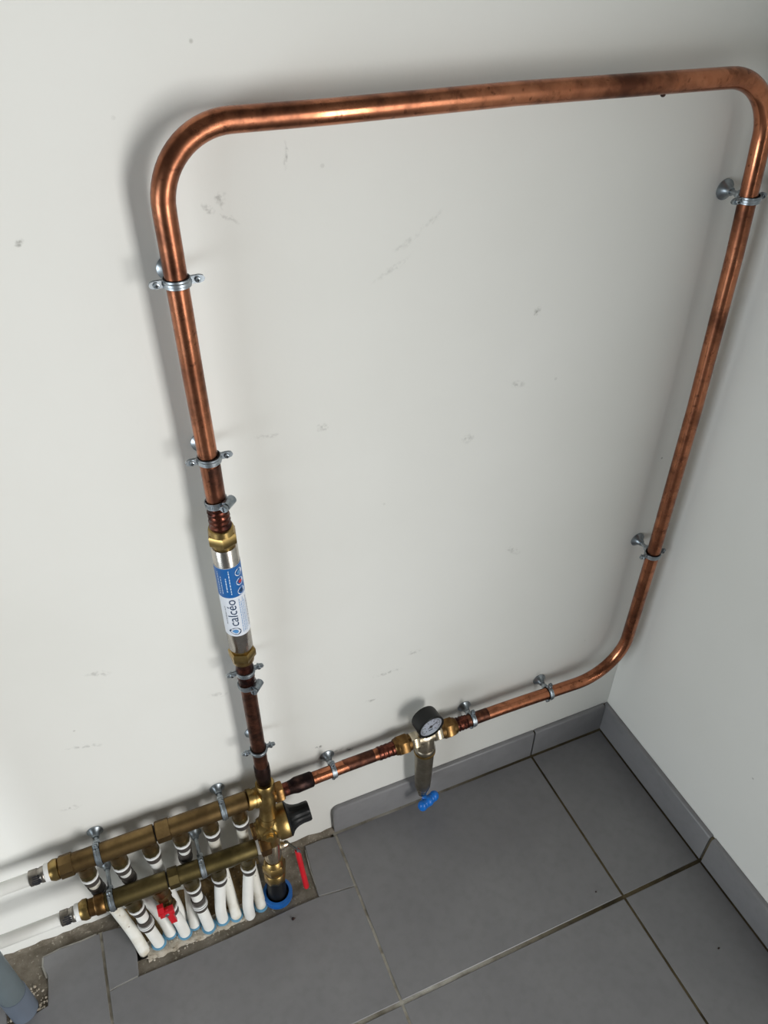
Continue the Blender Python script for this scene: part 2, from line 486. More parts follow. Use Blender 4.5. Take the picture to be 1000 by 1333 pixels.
# grout lines (set a little below the tile faces)
def bumpy_strip(p0, p1, w, z=-0.0014, seed=0):
    rnd = random.Random(seed); m = MB(); p0, p1 = V(p0), V(p1)
    d = (p1 - p0); L = d.length; d.normalize(); n = V((-d.y, d.x)); k = max(2, int(L / 0.02))
    rows_ = []
    for i in range(k + 1):
        c = p0 + d * (L * i / k); r = []
        for t in (-1, 0, 1):
            q = c + n * (w * t); i_ = len(m.v)
            m.v.append(V((q.x, q.y, z + rnd.uniform(-0.0007, 0.0007) - 0.0006 * (t == 0)))); r.append(i_)
        rows_.append(r)
    for a, b in zip(rows_, rows_[1:]):
        for t in range(2): m.f.append((a[t], a[t + 1], b[t + 1], b[t]))
    return m
for i, x in enumerate(xs):
    if x > 0: y_top = -1.36
    elif abs(x - X0) < 1e-3: y_top = -0.022
    else: y_top = -0.008
    bumpy_strip((x, y_top, ), (x, YR), 0.004, seed=i).build('grout', M['grout'], floor)
for i, y in enumerate(JY):
    bumpy_strip((XL, y), (0.0 if y > -1.35 else XR, y), 0.005, seed=50 + i).build('grout', M['grout'], floor)
bumpy_strip((-0.64, -0.0112), (-0.0, -0.0112), 0.0034, 0.0007, 71).build('grout', M['grout'], floor)
bumpy_strip((-0.0112, 0), (-0.0112, -1.35), 0.004, -0.0018, 72).build('grout', M['grout'], floor)

M['caulk'] = plain('pale_caulk', srgb(168, 165, 158), 0.8, 0.2, 0.35, 30)
def caulk(pts, w, seed):
    for k, (a, b) in enumerate(zip(pts, pts[1:])):
        bumpy_strip(a, b, w, -0.0003, seed + k).build('caulk', M['caulk'], floor)
caulk([(-1.083, -.1268), (-1.072, -.1250), (-1.036, -.1220)], .0011, 80)
caulk([(-.705, -.1148), (-.676, -.1188), (-.640, -.1228)], .0011, 84)
caulk([(-1.1795, -.064), (-1.1850, -.044), (-1.1838, -.0268), (-1.155, -.0236), (-1.12, -.0250), (-1.093, -.0236)], .0016, 88)
caulk([(-.702, -.112), (-.7045, -.10), (-.7042, -.06), (-.7005, -.02)], .0010, 94)
# mortar patches where tiles were cut away
def patch(x0, x1, y0, y1, zf, mat, name='mortar', step=0.006, seed=1):
    from mathutils import noise
    m = MB(); nx = int((x1 - x0) / step); ny = int((y1 - y0) / step)
    for j in range(ny + 1):
        for i in range(nx + 1):
            x = x0 + (x1 - x0) * i / nx; y = y0 + (y1 - y0) * j / ny
            m.v.append(V((x, y, zf(x, y, noise.noise(V((x * 60, y * 60, seed))), noise.noise(V((x * 170, y * 170, seed)))))))
    for j in range(ny):
        for i in range(nx):
            a = j * (nx + 1) + i; m.f.append((a, a + 1, a + nx + 2, a + nx + 1))
    return m.build(name, mat, floor, 60)
sst = lambda a, b, x: (lambda t: t * t * (3 - 2 * t))(min(1, max(0, (x - a) / (b - a))))
patch(-1.40, -1.045, -0.14, -0.0003, lambda x, y, a, b: -0.004 + 0.0022 * a + 0.0012 * b + 0.004 * sst(-0.016, 0, y), M['mortar'], seed=3)
patch(-1.046, -0.69, -0.128, -0.0960, lambda x, y, a, b: -0.0035 + 0.0012 * a + 0.0006 * b, M['mortar'], seed=4)
patch(-1.015, -0.835, -0.113, -0.062, lambda x, y, a, b: -0.0012 + 0.0018 * a + 0.0018 * b - 0.008 * sst(-0.100, -0.113, y + 0.006 * a) - 0.018 * sst(-0.075, -0.062, y), M['sand'], 'sandy_mortar', 0.004, 5)
patch(-1.046, -0.79, -0.066, -0.0003, lambda x, y, a, b: -0.018 + 0.006 * a + 0.003 * b + 0.022 * sst(-0.03, 0, y) - 0.012 * sst(0.05, 0.0, abs(x + 0.935)), M['mud'], 'soil', 0.005, 6)
patch(-0.80, -0.645, -0.1, -0.0003, lambda x, y, a, b: -0.0035 + 0.0016 * a + 0.0008 * b + 0.006 * sst(-0.016, 0, y), M['mortar'], seed=7)
# paint and plaster lip at the foot of the bare wall
def lip(x0, x1, seed, mat, hmin, hmax, d):
    rnd = random.Random(seed); m = MB(); n = int((x1 - x0) / 0.012); prev = None
    for i in range(n + 1):
        x = x0 + (x1 - x0) * i / n; h = rnd.uniform(hmin, hmax); dd = d * rnd.uniform(0.5, 1.2)
        k = len(m.v); m.v += [V((x, -0.0002, h)), V((x, -dd, h * 0.35)), V((x, -dd * 1.5, -0.006))]
        if prev is not None:
            for t in range(2): m.f.append((prev + t, prev + t + 1, k + t + 1, k + t))
        prev = k
    return m.build('plaster_lip', mat, wb, 60)
lip(-2.0, -1.05, 1, M['mortar'], 0.002, 0.010, 0.006)
lip(-0.79, -0.636, 2, M['mortar'], 0.004, 0.012, 0.008)

# baseboards: tile strips with an eased top edge
def strip(p0, p1, nrm, round_start=False):
    """tile strip standing on the floor from p0 to p1 (2-D), front face offset along nrm"""
    m = MB(); p0, p1, nrm = V(p0), V(p1), V(nrm); T, H = 0.0095, 0.080
    prof = [(0.0006, 0.001), (T, 0.001), (T, H - 0.006), (T - 0.0012, H - 0.0026), (T - 0.0035, H - 0.0006), (0.0006, H)]
    L = (p1 - p0).length; d = (p1 - p0).normalized()
    cuts = [0, 0.0012, 0.004, 0.010, L] if round_start else [0, 0.0008, L - 0.0008, L]
    drop = [0.012, 0.007, 0.003, 0, 0] if round_start else [0.001, 0, 0, 0.001]
    prev = None
    for t, dr in zip(cuts, drop):
        R = []
        for q, z in prof:
            c = p0 + d * t + nrm * q; R.append(len(m.v)); m.v.append(V((c.x, c.y, z - (dr if z > 0.06 else 0))))
        if prev: m.join(prev, R)
        else: m.f.append(tuple(R))
        prev = R
    m.f.append(tuple(reversed(prev)))
    return m
bb = struct('baseboard_back', MB().aabox((-0.625, -0.005, 0.0005), (-0.0005, -0.0002, 0.0770)), M['grout'])
strip((-0.636, 0), (-0.1885, 0), (0, -1), True).build('tile', M['tile'], bb)
strip((-0.1845, 0), (-0.0110, 0), (0, -1)).build('tile', M['tile'], bb)
br = struct('baseboard_right', MB().aabox((-0.005, -1.349, 0.0005), (-0.0002, -0.0008, 0.0770)), M['grout'])
ends = [-0.0008, -0.3356, -0.7856, -1.2356, -1.349]
for a, b in zip(ends, ends[1:]):
    strip((0, a - (0.0028 if a < -0.01 else 0)), (0, b + 0.0028), (-1, 0)).build('tile', M['tile'], br)

# ------------------------------------------------------------------ pipe clips
def pipe_clip(p, a, label, r=0.0116, ear=0.0135, wall=0.0, bw=0.0046, ros=0.0132, group='zinc clips holding the copper pipes', name='pipe_clip', tilt=0.0):
    """p: pipe axis point, a: pipe direction; the stud runs along +y to the wall plane"""
    p = V(p); a = V(a).normalized(); y = V((0, 1, 0)); a = (a - y * a.dot(y)).normalized()
    e = a.cross(y).normalized()
    t = thing(name, (p.x, wall, p.z), label, 'pipe clip', group)
    Ro = r + 0.0022
    MB().lathe(p, a, [(-bw, r + .0002), (bw, r + .0002), (bw, r + .0013), (-bw, r + .0013)], 28, True).build('rubber_lining', M['rubber'], t)
    for s in (1, -1):      # two half bands with ears
        m = MB()
        n = 14; prev = None
        prof = [(-bw * .88, r + .0012), (-bw * .88, Ro), (-bw * .45, Ro), (-bw * .28, Ro + .0008), (bw * .28, Ro + .0008), (bw * .45, Ro), (bw * .88, Ro), (bw * .88, r + .0012)]
        for k in range(n + 1):
            th = math.radians(6 + 168 * k / n)
            rad = e * math.cos(th) + y * (-s) * math.sin(th)
            R = []
            for q, rr in prof: R.append(len(m.v)); m.v.append(p + a * q + rad * rr)
            if prev: m.join(prev, R)
            else: m.f.append(tuple(R))
            prev = R
        m.f.append(tuple(reversed(prev)))
        for se in (1, -1):  # ear tabs, rounded outline
            c = p + e * se * (Ro + ear * 0.5 - .001) + y * (-s) * 0.0011
            th = 0.0007; pts = []
            hw = ear * 0.5 + .001
            for q, w in ((-hw, bw * .8), (hw * .3, bw * .85), (hw * .8, bw * .6), (hw, 0.0), (hw * .8, -bw * .6), (hw * .3, -bw * .85), (-hw, -bw * .8)):
                pts.append((q * se, w))
            i0 = len(m.v); nn = len(pts)
            for sg in (-1, 1):
                for q, w in pts: m.v.append(c + e * q + a * w + y * th * sg)
            m.f.append(tuple(range(i0, i0 + nn))); m.f.append(tuple(range(i0 + 2 * nn - 1, i0 + nn - 1, -1)))
            for k in range(nn):
                k2 = (k + 1) % nn; m.f.append((i0 + k, i0 + k2, i0 + nn + k2, i0 + nn + k))
        m.build('band', M['zinc'], t)
    for se in (1, -1):
        c = p + e * se * (Ro + ear * 0.45) 
        m = MB().lathe(c - y * 0.0048, y, [(0, .0012), (0.0004, .0026), (0.0016, .0031), (0.003, .0031)], 14)
        m.lathe(c, y, [(-0.002, .0016), (0.0055, .0016)], 10)
        sc = m.build('screw', M['zinc'], t)
        x1 = MB().box(c - y * 0.0049, a * 0.0017, y * 0.0002, e * 0.0004)
        x1.box(c - y * 0.0049, e * 0.0017, y * 0.0002, a * 0.0004).build('cross_slot', M['rubber'], sc)
    # nut boss, stud and rosette
    q0 = p.y + Ro
    m = MB().hex((p.x, q0 - .0004, p.z), y, 0, 0.0065, 0.0056, 6)
    m.build('boss', M['zinc'], t)
    MB().lathe((p.x, q0 + .004, p.z), y, [(0, .0033), (wall - q0 - .006, .0033)], 14).build('stud', M['zinc'], t)
    L = wall - q0 - 0.0005; D = min(0.0125, L * 0.7)
    MB().lathe((p.x, wall - 0.0004, p.z), (0, -1, 0), [(0, ros), (0.0016, ros), (0.0024, ros * .93), (D * .45, ros * .62), (D * .8, .0058), (D, .0052)], 28).build('rosette', M['zinc_dull'], t)
    return t

CPX = -0.7585
zv = V((0, 0, 1)); xv = V((1, 0, 0)); yv = V((0, 1, 0))
pipe_clip((CPX - .002, -.038, 1.156), zv, 'zinc pipe clip on the bright copper pipe just under the left bend of the loop')
pipe_clip((CPX, -.038, 0.948), zv, 'zinc pipe clip on the copper pipe above the hose clamp and steel tube')
pipe_clip((CPX, -.036, 0.577), zv, 'zinc pipe clip directly under the lower nut of the steel tube')
pipe_clip((CPX, -.036, 0.386), zv, 'zinc pipe clip on the brown copper riser above the brass valve')
pipe_clip((-.0515, -.043, 1.153), (-.05, 0, 1), 'zinc pipe clip high on the copper riser beside the right wall')
pipe_clip((-.0395, -.043, 0.557), zv, 'zinc pipe clip low on the copper riser beside the right wall', r=.0114)
pipe_clip((-.197, -.0361, 0.249), xv, 'zinc pipe clip on the low copper run by the lower right bend')
pipe_clip((-.362, -.033, 0.249), xv, 'zinc pipe clip next to the brass union nut right of the pressure gauge', r=.0118)
pipe_clip((-.637, -.033, 0.249), xv, 'zinc pipe clip on the short copper run between brass valve and gauge filter', r=.0116)

# ------------------------------------------------------------------ copper pipes
RP = 0.0113
def lumpy(m, p0, p1, r0, r1, seed, amp=0.0016, turns=5):
    """brazed joint: wavy collar"""
    rnd = random.Random(seed); p0, p1 = V(p0), V(p1); n = 16
    pts, rs = [], []
    for i in range(n + 1):
        t = i / n; pts.append(p0.lerp(p1, t))
        rs.append(r0 + (r1 - r0) * t + amp * (0.5 + 0.5 * math.sin(t * turns * 6.28 + rnd.uniform(-.6, .6))) + rnd.uniform(0, .0004))
    i0 = len(m.v); m.tube(pts, rs, 20)
    from mathutils import noise
    for k in range(i0, len(m.v)):
        c = m.v[k]; m.v[k] = c + V((noise.noise(c * 300), noise.noise(c * 300 + V((9, 0, 0))), noise.noise(c * 300 + V((0, 9, 0))))) * amp * 0.5
    return m

# the big loop
loop = thing('copper_pipe', (CPX, -.038, .845), 'long bent copper pipe looping up and across the white wall to the gauge filter', 'pipe')
def lerp_path(pts, n):
    out = []
    for a, b in zip(pts, pts[1:]):
        for k in range(n): out.append(V(a).lerp(V(b), k / n))
    out.append(V(pts[-1])); return out
TL = (-.761, -.039); zt = 1.293; rb = 0.070
path = lerp_path([(CPX, -.038, .846), (-.7605, -.038, 1.05), (-.761, -.039, zt - rb - .004)], 10)
path += arc((-.761 + rb, -.039, zt - rb), (-1, 0, 0), (0, 0, 1), rb, 16)[1:] 
path += lerp_path([(-.60, -.040, 1.2925), (-.40, -.041, 1.2938), (-.13, -.042, 1.2905)], 10)
path += arc((-.13, -.042, 1.2905 - .073), (0, 0, 1), (1, 0, 0), .073, 16)[1:]
path += lerp_path([(-.0565, -.043, 1.20), (-.048, -.043, 1.08), (-.040, -.043, .85), (-.0385, -.043, .55), (-.0385, -.040, .345)], 8)
rb2 = 0.096
path += [q + V((0, -.002 * (1 - k / 15), 0)) for k, q in enumerate(arc((-.0385 - rb2, -.038, .249 + rb2), (1, 0, 0), (0, 0, -1), rb2, 16)[1:])]
path += lerp_path([(-.16, -.0372, .249), (-.20, -.0360, .249), (-.25, -.0346, .249), (-.30, -.0335, .249), (-.368, -.033, .249)], 4)
m = MB().tube(path, RP, 28)
m.build('pipe', M['copper'], loop, 60)
tag(MB().tube([(CPX, -.038, .940), (CPX, -.038, .892)], RP + .0003, 28).build('browned_end', M['copper_heat'], loop, 60), 'heat-browned end of the copper pipe')
lumpy(MB(), (CPX, -.038, .882), (CPX, -.038, .845), .0116, .0122, 3).build('brazed_joint', M['braze'], loop, 60)
tag(MB().tube([(-.378, -.033, .249), (-.330, -.033, .249)], RP + .0003, 28).build('browned_end', M['copper_heat'], loop, 60), 'heat-browned end of the copper pipe')
lumpy(MB(), (-.406, -.033, .249), (-.374, -.033, .249), .0122, .0116, 4).build('brazed_joint', M['braze'], loop, 60)
MB().sphere((-.218, -.042, 1.2802), .003, .003, .0026, 10, 6).build('solder_drip', M['scorch'], loop)

# riser between the steel tube and the valve
rs_ = thing('copper_riser', (CPX, -.036, .30), 'short brown copper riser between the steel tube and the brass valve', 'pipe')
MB().tube([(CPX, -.036, .60), (CPX, -.036, .345), (CPX, -.0365, .292)], RP, 28).build('pipe', M['copper_heat'], rs_, 60)
lumpy(MB(), (CPX, -.0365, .606), (CPX, -.036, .555), .0118, .0114, 5, .0010, 3).build('brazed_joint', M['braze'], rs_, 60)
tag(MB().tube([(CPX, -.036, .344), (CPX, -.036, .340), (CPX, -.0362, .318), (CPX, -.0364, .308), (CPX, -.0368, .290)], [.0114, .0128, .0130, .0122, .0112], 28).build('coupling', M['scorch'], rs_, 60), 'scorched copper coupling')

# short run between valve and gauge filter
sr = thing('copper_run', (-.62, -.034, .249), 'short horizontal copper run from the brass valve to the gauge filter', 'pipe')
MB().tube([(-.735, -.0365, .250), (-.70, -.035, .2495), (-.60, -.033, .249), (-.52, -.033, .249)], RP, 28).build('pipe', M['copper'], sr, 60)
tag(MB().tube([(-.722, -.0362, .250), (-.714, -.0358, .250), (-.706, -.0355, .250), (-.678, -.0345, .2493), (-.675, -.0345, .2493)], [.0114, .0122, .0142, .0136, .0115], 28).build('coupling', M['scorch'], sr, 60), 'scorched copper coupling')
tag(MB().tube([(-.735, -.0365, .250), (-.72, -.036, .250)], .0117, 24).build('browned_end', M['braze'], sr, 60), 'reddish brazed end')
tag(MB().tube([(-.618, -.033, .249), (-.560, -.033, .249)], RP + .0002, 28).build('browned_length', M['copper_heat'], sr, 60), 'heat-browned length of pipe')
lumpy(MB(), (-.552, -.033, .249), (-.519, -.033, .249), .0114, .0122, 6, .0010, 4).build('brazed_joint', M['braze'], sr, 60)

# ------------------------------------------------------------------ hose clamps
def hose_clamp(p, a, ang, label):
    p = V(p); a = V(a).normalized(); u, w, a = frame_of(a, (0, -1, 0))
    t = thing('hose_clamp', p, label, 'hose clamp', 'worm-drive hose clamps')
    r = .0127; bw = .0042
    MB().lathe(p, a, [(-bw, r), (-bw, r + .0010), (bw, r + .0010), (bw, r)], 36, True).build('band', M['zinc'], t)
    m = MB()
    for k in range(26):
        th = math.radians(-150 + 9.5 * k); d = u * math.cos(th) + w * math.sin(th); tg = a.cross(d)
        m.box(p + d * (r + .0012), a * bw * .62 + tg * .0006, tg * .0005, d * .0004)
    m.build('band_teeth', M['zinc'], t)
    d = u * math.cos(ang) + w * math.sin(ang); tg = a.cross(d)
    c = p + d * (r + .0044)
    m = MB(); prev = None
    for q in (-.0085, .0085):
        R = []
        for k in range(13):
            th = math.pi * k / 12; R.append(len(m.v)); m.v.append(c + tg * q + a * math.cos(th) * .0058 + d * (math.sin(th) * .0058 - .0005))
        R += [len(m.v), len(m.v) + 1]; m.v += [c + tg * q - a * .0052 - d * .0034, c + tg * q + a * .0052 - d * .0034]
        if prev: m.join(prev, R); m.f.append(tuple(reversed(R)))
        else: m.f.append(tuple(R))
        prev = R
    m.build('worm_housing', M['zinc'], t)
    m = MB().hex(c + tg * (-.0085) + d * .0004, -tg, 0.0005, .0060, .0050, 6)
    sc = m.build('worm_screw', M['zinc'], t)
    MB().box(c + tg * (-.0147) + d * .0004, a * .0034, tg * .0003, d * .0006).build('screw_slot', M['rubber'], sc)
    return t
hose_clamp((CPX, -.038, .8855), (-.10, .12, 1), math.radians(48), 'worm-drive hose clamp on the copper pipe above the steel tube')
hose_clamp((CPX, -.036, .5475), (-.06, .12, 1), math.radians(48), 'worm-drive hose clamp under the zinc clip below the steel tube')

# ------------------------------------------------------------------ stainless anti-scale tube with label
AX, AY = CPX, -.0375
tb = thing('water_conditioner', (AX, AY, .60), 'stainless steel tube with a blue and white label between two brass nuts', 'water conditioner')
RT = 0.0166
MB().lathe((AX, AY, .632), (0, 0, 1), [(0, .0120), (.0006, .0155), (.0022, RT), (.184, RT), (.1858, .0155), (.1864, .012)], 48).build('body', M['steel'], tb)
def conn(z0, up, nm='union_nut'):
    s = 1 if up else -1
    m = MB().lathe((AX, AY, z0), (0, 0, s), [(-.001, .0138), (.006, .0138), (.0065, .0128), (.010, .0128)], 32)
    m.hex((AX, AY, z0), (0, 0, s), .005, .0215, .0192, 6, ph=.35)
    m.lathe((AX, AY, z0), (0, 0, s), [(.0205, .0165), (.028, .0155), (.0295, .0128)], 32)
    return m.build(nm, M['brass'], tb)
conn(.8185, True); conn(.632, False)

def cyl_patch(z0, z1, a0, a1, r, mat, name, parent, n=40):
    m = MB(); prev = None
    for k in range(n + 1):
        th = math.radians(a0 + (a1 - a0) * k / n)
        x, y = AX + r * math.sin(th), AY - r * math.cos(th)
        i = len(m.v); m.v += [V((x, y, z0)), V((x, y, z1))]
        if prev is not None: m.f.append((prev, i, i + 1, prev + 1))
        prev = i
    return m.build(name, mat, parent, 60)
lab = cyl_patch(.669, .792, -100, 100, RT + .0003, M['label_white'], 'label', tb)
tag(lab, 'printed blue and white paper label')
cyl_patch(.741, .7915, -99, 99, RT + .00042, M['label_blue'], 'blue_band', lab)
def wrap(m2d, z0, a0, r):
    """2-D mesh (x along the tube axis, y towards -angle) wrapped on the tube"""
    out = MB()
    for x, y in m2d[0]:
        th = a0 - y / r
        out.v.append(V((AX + r * math.sin(th), AY - r * math.cos(th), z0 + x)))
    out.f = m2d[1]; return out
def text2d(txt, size, squeeze=1.0):
    cu = bpy.data.curves.new('txt', 'FONT'); cu.body = txt; cu.size = size; cu.resolution_u = 4
    ob = bpy.data.objects.new('txt', cu); C.objects.link(ob)
    bpy.context.view_layer.update()
    me = bpy.data.meshes.new_from_object(ob.evaluated_get(bpy.context.evaluated_depsgraph_get()))
    bpy.data.objects.remove(ob); bpy.data.curves.remove(cu)
    bm = bmesh.new(); bm.from_mesh(me)
    for k in range(-6, 16):
        g = bm.verts[:] + bm.edges[:] + bm.faces[:]
        bmesh.ops.bisect_plane(bm, geom=g, plane_co=(0, k * 0.0012, 0), plane_no=(0, 1, 0))
    bm.verts.index_update()
    v = [(w.co.x * squeeze, w.co.y) for w in bm.verts]; f = [tuple(w.index for w in q.verts) for q in bm.faces]
    bm.free(); bpy.data.meshes.remove(me)
    return v, f
tx = text2d('calc\u00e9o', 0.0185)
wmax = max(p[0] for p in tx[0]); sq = 0.0490 / wmax
tx = ([(x * sq, y) for x, y in tx[0]], tx[1])
wrap(tx, .6885, math.radians(0), RT + .0006).build('lettering', M['ink_navy'], lab, 60)
# water-drop emblem below the lettering
def drop2d(cx, cy, s, n=28):
    pts = []
    for k in range(n):
        a = 2 * math.pi * k / n; rr = s * (0.55 + 0.45 * (1 - math.sin(a / 2)) ** 0.0)
        x = -math.cos(a) * s * 0.62; y = math.sin(a) * s * 0.62
        if y > 0: x *= max(0.0, 1 - (y / (s * 0.62)) ** 2 * 0.55); y *= 1.5
        pts.append((cx + x, cy + y))
    return pts, [tuple(range(n))]
wrap(drop2d(.0, .0, .0108), .6790, math.radians(-17), RT + .0006).build('drop_emblem', M['ink_navy'], lab, 60)
wrap(drop2d(.0, .0, .0056), .6790, math.radians(-18), RT + .0008).build('drop_highlight', M['ink_sky'], lab, 60)
# lines of print too fine to read
def print_lines(rows_, mat, z0, z1, r, seed):
    rnd = random.Random(seed); m = MB()
    for ang, f0, f1, h in rows_:
        z = z0 + (z1 - z0) * f0; ze = z0 + (z1 - z0) * f1
        while z < ze:
            w = rnd.uniform(.0016, .0046); e = min(ze, z + w); i = len(m.v)
            for dz, da in ((0, -h), (0, h), (1, h), (1, -h)):
                th = math.radians(ang + da); zz = e if dz else z
                m.v.append(V((AX + r * math.sin(th), AY - r * math.cos(th), zz)))
            m.f.append((i, i + 1, i + 2, i + 3)); z = e + rnd.uniform(.0006, .0014)
    return m
tag(print_lines([(-62, .1, .9, 1.6), (-48, .12, .75, 1.6), (-26, .2, .7, 2.2), (-10, .1, .95, 2.0)], M['ink_pale'], .742, .790, RT + .0006, 3).build('fine_print', M['ink_pale'], lab, 60), kind='stuff')
tag(print_lines([(17, .04, .98, 1.3), (26, .05, .9, 1.3), (35, .05, .98, 1.3), (44, .1, .9, 1.2)], M['ink_sky'], .672, .738, RT + .0006, 4).build('fine_print', M['ink_sky'], lab, 60), kind='stuff')
tag(print_lines([(56, .1, .95, 1.2), (66, .1, .8, 1.2), (-52, .3, .8, 1.2)], M['ink_dark'], .672, .738, RT + .0006, 5).build('fine_print', M['ink_dark'], lab, 60), kind='stuff')
for i, (zc, mt) in enumerate(((.7480, 'ink_dark'), (.7640, 'ink_pale'), (.7800, 'ink_sky'))):
    disc = lambda s: ([(s * math.cos(6.2832 * k / 20), s * math.sin(6.2832 * k / 20)) for k in range(20)], [tuple(range(20))])
    wrap(disc(.0062), zc, math.radians(38), RT + .0006).build('round_icon', M['label_white'], lab, 60)
    wrap(disc(.0030), zc, math.radians(38), RT + .0009).build('icon_mark', M[('ink_navy', 'ink_red', 'ink_sky')[i]], lab, 60)

# ------------------------------------------------------------------ gauge filter
FY, FZ, FX = -.033, .250, -.4585
gf = thing('sediment_filter', (FX, FY, .05), 'nickel sediment filter with pressure gauge, two brass nuts and blue drain tap', 'water filter')
F0 = V((FX, FY, FZ))
for s in (-1, 1):
    m = MB().hex(F0, (s, 0, 0), .036, .0555, .0195, 6, ref=(0, 0, 1), ph=.5)
    m.lathe(F0, (s, 0, 0), [(.0545, .0160), (.060, .0155), (.0625, .0135)], 28)
    m.lathe(F0, (s, 0, 0), [(.0305, .0150), (.0365, .0160)], 28)
    m.build('union_nut', M['brass_nut'], gf)
m = MB()
for s in (-1, 1):
    m.hex(F0, (s, 0, 0), .0155, .0310, .0168, 6, ref=(0, 0, 1), ph=.5)
m.lathe(F0, (1, 0, 0), [(-.0165, .0125), (-.010, .0130), (0, .0145), (.010, .0130), (.0165, .0125)], 28)
m.lathe((FX, FY, FZ + .018), (0, 0, -1), [(0, .0085), (.006, .0095), (.012, .0130), (.022, .0160), (.030, .0172), (.036, .0178), (.044, .0180), (.048, .0178)], 32)
m.build('body', M['nickel'], gf)
MB().lathe((FX, FY, .2215), (0, 0, -1), [(0, .0180), (.0015, .0192), (.0045, .0196), (.0105, .0194), (.0115, .0186)], 40).build('collar', M['nickel_matt'], gf)
MB().lathe((FX, FY, .2095), (0, 0, -1), [(0, .0190), (.0008, .0203), (.0038, .0204), (.0046, .0190)], 40).build('brass_ring', M['brass'], gf)
MB().lathe((FX, FY, .206), (0, 0, -1), [(0, .0178), (.006, .0182), (.060, .0170), (.100, .0158), (.114, .0150), (.118, .0130)], 40).build('cup', M['nickel_matt'], gf)
m = MB().hex((FX, FY, .0895), (0, 0, -1), 0, .010, .0128, 8)
m.lathe((FX, FY, .0805), (0, 0, -1), [(0, .0095), (.004, .0105), (.010, .0098), (.014, .0088), (.018, .0080), (.020, .006)], 24)
m.build('drain_fitting', M['nickel'], gf)
hd = V((FX + .008, FY - .013, .050)); hx = V((.93, .30, .05)).normalized()
m = MB().lathe((FX + .001, FY - .004, .056), V((.5, -.8, -.1)), [(0, .006), (.010, .006)], 16)
m.sphere(hd, .0115, .0108, .0120)
for s in (-1, 1): m.sphere(hd + hx * .0150 * s, .0100, .0098, .0126); m.sphere(hd + hx * .0085 * s, .0100, .0092, .0112)
m.build('drain_handle', M['blue'], gf)
# gauge
ga = V((FX - .004, 0, .3055)); gd = V((0.10, -1, 0.02)).normalized(); gc = V((ga.x, -.026, ga.z))
gm = MB().lathe(gc, gd, [(0, .0205), (.002, .0240), (.005, .0248), (.025, .0250), (.0275, .0256), (.030, .0256), (.0308, .0246), (.0308, .0226), (.0275, .0222), (.0275, .001)], 48)
gq = gm.build('pressure_gauge', M['black'], gf); tag(gq, 'black round pressure gauge with a white dial')
DL = gc + gd * .0277
MB().lathe(DL, gd, [(0, .0222), (.0003, .0222)], 40).build('dial', M['dial'], gq)
gu, gw, _ = frame_of(gd, (0, 0, 1))
m = MB()
for k in range(41):
    th = math.radians(-135 + 270 * k / 40); d = gu * math.cos(th) + gw * math.sin(th); tg = gd.cross(d)
    l = .0022 if k % 4 == 0 else .0011
    m.box(DL + d * (.0195 - l) + gd * .0005, d * l, tg * (.00035 if k % 4 == 0 else .0002), gd * .0001)
for k in range(0, 11, 2):
    th = math.radians(-135 + 27 * k); d = gu * math.cos(th) + gw * math.sin(th)
    m.box(DL + d * .0125 + gd * .0005, gu * .0012, gw * .0008, gd * .0001)
m.build('dial_marks', M['ink_dark'], gq)
m = MB()
nd = gu * math.cos(math.radians(-62)) + gw * math.sin(math.radians(-62)); nt = gd.cross(nd)
m.box(DL + nd * .004 + gd * .0010, nd * .0105, nt * .0007, gd * .0002)
m.lathe(DL, gd, [(.0004, .0030), (.0016, .0030)], 16)
m.build('needle', M['ink_dark'], gq)
MB().box(DL - gu * .0085 + gd * .0005, gw * .0042, gu * .0013, gd * .0001).build('dial_print', M['ink_navy'], gq)
MB().lathe(gc + gd * .0297, gd, [(0, .0226), (.0004, .0226)], 40).build('glass', M['glass'], gq)
MB().lathe((FX - .003, -.037, .285), (0, 0, -1), [(0, .0062), (.004, .0062), (.005, .0082), (.010, .0082), (.011, .006), (.020, .006)], 20).build('gauge_stem', M['brass'], gf)

# ------------------------------------------------------------------ pressure-reducing valve
A0 = V((-.757, -.035, .325)); A1 = V((-.776, -.085, 0)); AD = (A1 - A0).normalized()
P_ = lambda t: A0 + AD * t
pv = thing('pressure_reducer', P_(.17), 'brass pressure-reducing valve with a black flared knob above the red-handled stop valve', 'valve')
m = MB().lathe(A0, AD, [(.029, .0128), (.029, .0150), (.031, .0162), (.042, .0160), (.046, .0148), (.054, .0150), (.060, .0158), (.072, .0160), (.082, .0145), (.092, .0138), (.104, .0150), (.112, .0158)], 36)
m.build('neck', M['brass'], pv)
tc = V((-.760, -.0415, .262))
m = MB().lathe(tc, (-1, -.01, .20), [(.004, .0150), (.016, .0150), (.0165, .0172), (.020, .0172), (.0205, .0160), (.026, .0165), (.0265, .0178), (.033, .0178), (.034, .016)], 32)
m.build('side_port', M['brass'], pv)
kc = V((-.7655, -.0555, .191)); kd = V((1, -.02, .06)).normalized()
m = MB().lathe(kc, kd, [(-.026, .010), (-.0255, .0135), (-.020, .0150), (-.019, .0185), (-.010, .0215), (0, .0225), (.008, .0240), (.012, .0275), (.0135, .0298), (.020, .0305), (.031, .0305), (.0325, .0295)], 48)
m.lathe(A0, AD, [(.108, .0160), (.118, .0175), (.150, .0180), (.158, .0165), (.168, .0150), (.178, .0150)], 32)
m.lathe(kc, V((-.2, -1, .18)), [(.012, .0140), (.0225, .0128), (.0245, .0115)], 24)
m.build('body', M['brass'], pv)
MB().hex(kc, V((-.2, -1, .18)), .0235, .0300, .0070, 6).build('gauge_plug', M['brass'], pv)
m = MB().hex(kc, (-1, 0, 0), .0235, .0315, .0145, 6)
m.build('end_cap', M['brass_nut'], pv)
